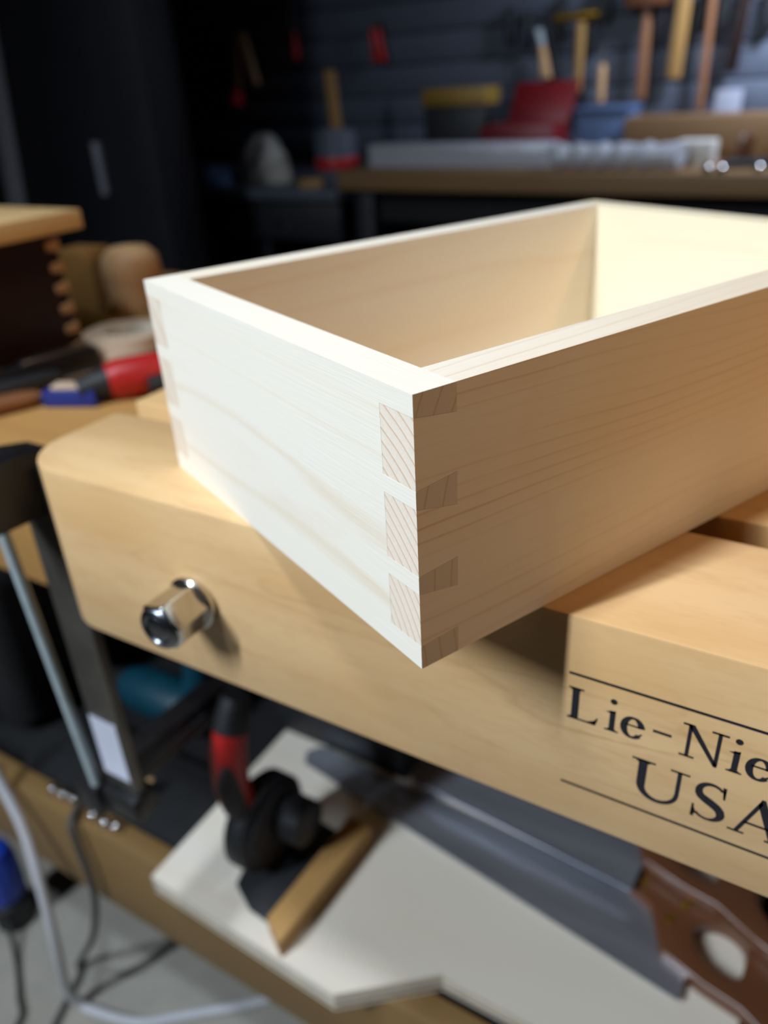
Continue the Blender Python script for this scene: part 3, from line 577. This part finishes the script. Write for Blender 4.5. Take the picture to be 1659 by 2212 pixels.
# jar with handle, rags, small block on the grey side bench
jr = thing('brush_jar', 'grey tin with an orange band holding an upright paddle', 'tin', (-1.395, 2.05, SZ))
MB().lathe([(.066,0),(.068,.004),(.068,.145),(.060,.155),(.060,.16),(.052,.16),(.052,.02),(0,.018)], seg=32).build('tin', 'slat_grey', jr, (-.04,0,0), smooth=True, ang=40)
MB().lathe([(.0684,.045),(.0692,.047),(.0692,.078),(.0684,.08)], seg=32).build('label_band', 'red_plastic', jr, (-.04,0,0), smooth=True)
tag(MB().prism([(-.020,-.004,0),(.020,-.004,0),(.017,.004,0),(-.017,.004,0)], (-.028,0.01,.30)).build('wooden_paddle', 'yellow_wood', None, (-1.418,2.05,SZ+.0205), bevel=.001), 'yellow wooden paddle standing in the grey tin', 'paddle')
def lump(name, label, mat, loc, rx, ry, rz, seed):
    rnd = random.Random(seed); prof = []; m = MB(); n1, n2 = 12, 22
    ph = [rnd.uniform(0, 6.3) for _ in range(4)]
    vs = []; fs = []
    for i in range(n1+1):
        a = math.pi/2*i/n1
        for j in range(n2):
            b = 2*math.pi*j/n2; k = 1 + .13*math.sin(3*b+ph[0]+2*a) + .10*math.sin(5*b+ph[1]-4*a) + .07*math.sin(8*b+ph[2]+7*a)
            vs.append((rx*k*math.cos(a)*math.cos(b), ry*k*math.cos(a)*math.sin(b), rz*math.sin(a)*(1+.12*math.sin(4*b+ph[3])*math.cos(a))))
    for i in range(n1):
        for j in range(n2): fs.append((i*n2+j, i*n2+(j+1) % n2, (i+1)*n2+(j+1) % n2, (i+1)*n2+j))
    fs.append(tuple(range(n2))[::-1])
    tag(m.add(vs, fs).build(name, mat, None, loc, smooth=True, ang=80), label, 'rag')
lump('white_rag', 'crumpled white rag heaped on the grey side bench', 'cloth_white', (-1.735,2.06,SZ), .10,.07,.15, 3)
lump('blue_rag', 'flat crumpled blue rag at the left of the side bench', 'blue_grey', (-1.905,1.98,SZ), .085,.07,.06, 5)
tag(MB().box(-.034,.034,-.02,.02,0,.026).build('wood_offcut', 'yellow_wood', None, (-1.46,1.93,SZ), (0,0,.2), bevel=.002), 'small yellow wood offcut in front of the grey tin', 'offcut')

# ------------------------------------------------------------------ tools hung on the back wall
TY = 2.44
def hook(parent, x, z, h=.09, wd=.026):
    MB().box(x-wd/2, x+wd/2, .012, .036, z, z+h).build('hook', 'black_plastic', parent, bevel=.002)
def stick(mb, x0, z0, x1, z1, w0, w1, d0=.011, d1=.011, y=0):
    return mb.add([(x0-w0/2,y-d0,z0),(x0+w0/2,y-d0,z0),(x0+w0/2,y+d0,z0),(x0-w0/2,y+d0,z0),(x1-w1/2,y-d1,z1),(x1+w1/2,y-d1,z1),(x1+w1/2,y+d1,z1),(x1-w1/2,y+d1,z1)],
                  [(0,3,2,1),(4,5,6,7),(0,1,5,4),(1,2,6,5),(2,3,7,6),(3,0,4,7)])
t = thing('wooden_mallet', 'brown wooden mallet hung head up on the panelled wall', 'mallet', (-0.593, TY, 0.09))
stick(MB(), 0, 0, 0, .235, .030, .024).build('handle', 'handle_wood', t, bevel=.005)
MB().box(-.06,.06,-.03,.0115,.236,.31).build('head', 'saw_wood', t, bevel=.004); hook(t, .035, .15)
t = thing('wooden_bat', 'broad yellow wooden bat hanging right of the brown mallet', 'bat', (-0.502, TY, 0.14))
stick(MB(), 0, 0, .012, .30, .040, .036).build('blade', 'yellow_wood', t, bevel=.006); hook(t, .0, .30)
t = thing('long_hammer', 'thin brown hammer handle hanging far right on the wall', 'hammer', (-0.418, TY, 0.055))
stick(MB(), 0, 0, .0, .29, .020, .018).build('handle', 'handle_wood', t, bevel=.005)
MB().tube([(-.045,0,.30),(.045,0,.30)], [.014,.012], 14).build('head', 'steel_dark', t, smooth=True, ang=50); hook(t, -.03, .20); hook(t, .03, .20)
t = thing('rasp', 'dark brown rasp hanging at the right edge of the wall', 'rasp', (-0.347, TY, 0.15))
stick(MB(), 0, 0, .018, .22, .030, .034).build('blade', 'dark_wood', t, bevel=.004); hook(t, .02, .22)
t = thing('brass_hammer', 'hammer with yellow brass head and slim wooden handle on the wall', 'hammer', (-0.786, TY, 0.12))
stick(MB(), 0, 0, 0, .185, .022, .022).build('handle', 'yellow_wood', t, bevel=.005)
MB().tube([(-.085,0,.198),(-.03,0,.198),(.02,0,.20),(.05,0,.20)], [.010,.013,.013,.011], 16).build('head', 'brass', t, smooth=True, ang=50); hook(t, .028, .10)
t = thing('bench_chisel', 'short pale handled chisel hanging below the brass hammer', 'chisel', (-0.712, TY, 0.085))
stick(MB(), 0, 0, 0, .105, .022, .018).build('handle', 'tan_wood', t, bevel=.005)
stick(MB(), 0, .1055, 0, .15, .008, .008, .003, .003).build('blade', 'steel_dark', t)
t = thing('gouge', 'pale tipped gouge hanging left of the brass hammer', 'gouge', (-0.908, TY, 0.16))
stick(MB(), .018, 0, .002, .09, .034, .016).build('handle', 'tan_wood', t, bevel=.005)
stick(MB(), .002, .0905, -.012, .135, .016, .018, .005, .005).build('blade', 'zinc', t); hook(t, .035, .09)
t = thing('pliers', 'red handled pliers hanging in the dark middle of the wall', 'pliers', (-1.505, TY, 0.235))
stick(MB(), .0, 0, -.012, .10, .020, .016).build('handle', 'red_plastic', t, bevel=.005)
stick(MB(), .028, 0, .010, .10, .020, .014).build('handle', 'red_plastic', t, bevel=.005)
MB().lathe([(.016,-.008),(.018,0),(.016,.008)], (0,0,.115), (0,1,0), 16).build('joint', 'steel_dark', t, smooth=True)
t = thing('screwdriver', 'red handled screwdriver hanging near the left of the wall', 'screwdriver', (-1.846, TY, 0.26))
MB().lathe([(.010,0),(.015,.01),(.013,.06),(.008,.09)], seg=12).build('handle', 'red_plastic', t, smooth=True, ang=20)
MB().lathe([(.004,.0902),(.004,.18)], seg=10).build('shaft', 'steel', t, smooth=True)
t = thing('wooden_clamp', 'worn wooden clamp with orange end hanging at far left', 'clamp', (-2.14, TY, 0.13))
stick(MB(), 0, .045, .03, .235, .042, .042).build('jaw', 'handle_wood', t, bevel=.004)
stick(MB(), .098, .06, .05, .235, .030, .036).build('jaw', 'tan_wood', t, bevel=.004)
MB().tube([(-.012,0,.0),(-.004,0,.044)], [.028,.026], 16).build('handle', 'red_plastic', t, smooth=True, ang=50)
for i, (x, z) in enumerate([(-1.02,.26),(-0.965,.245),(-0.855,.275),(-0.72,.30),(-0.27,.25)]):
    tag(MB().box(-.014,.014,-.014,.02,0,.10).build('wall_hook', 'black_plastic', None, (x, TY+.018, z), bevel=.002), ['empty black hook farthest left on the panelled wall', 'empty black hook above the red toolbox', 'empty black hook left above the brass hammer head', 'empty black hook between the brass hammer and brown mallet', 'empty black hook at the right edge of the wall'][i], 'hook', 'empty hooks on the back wall')
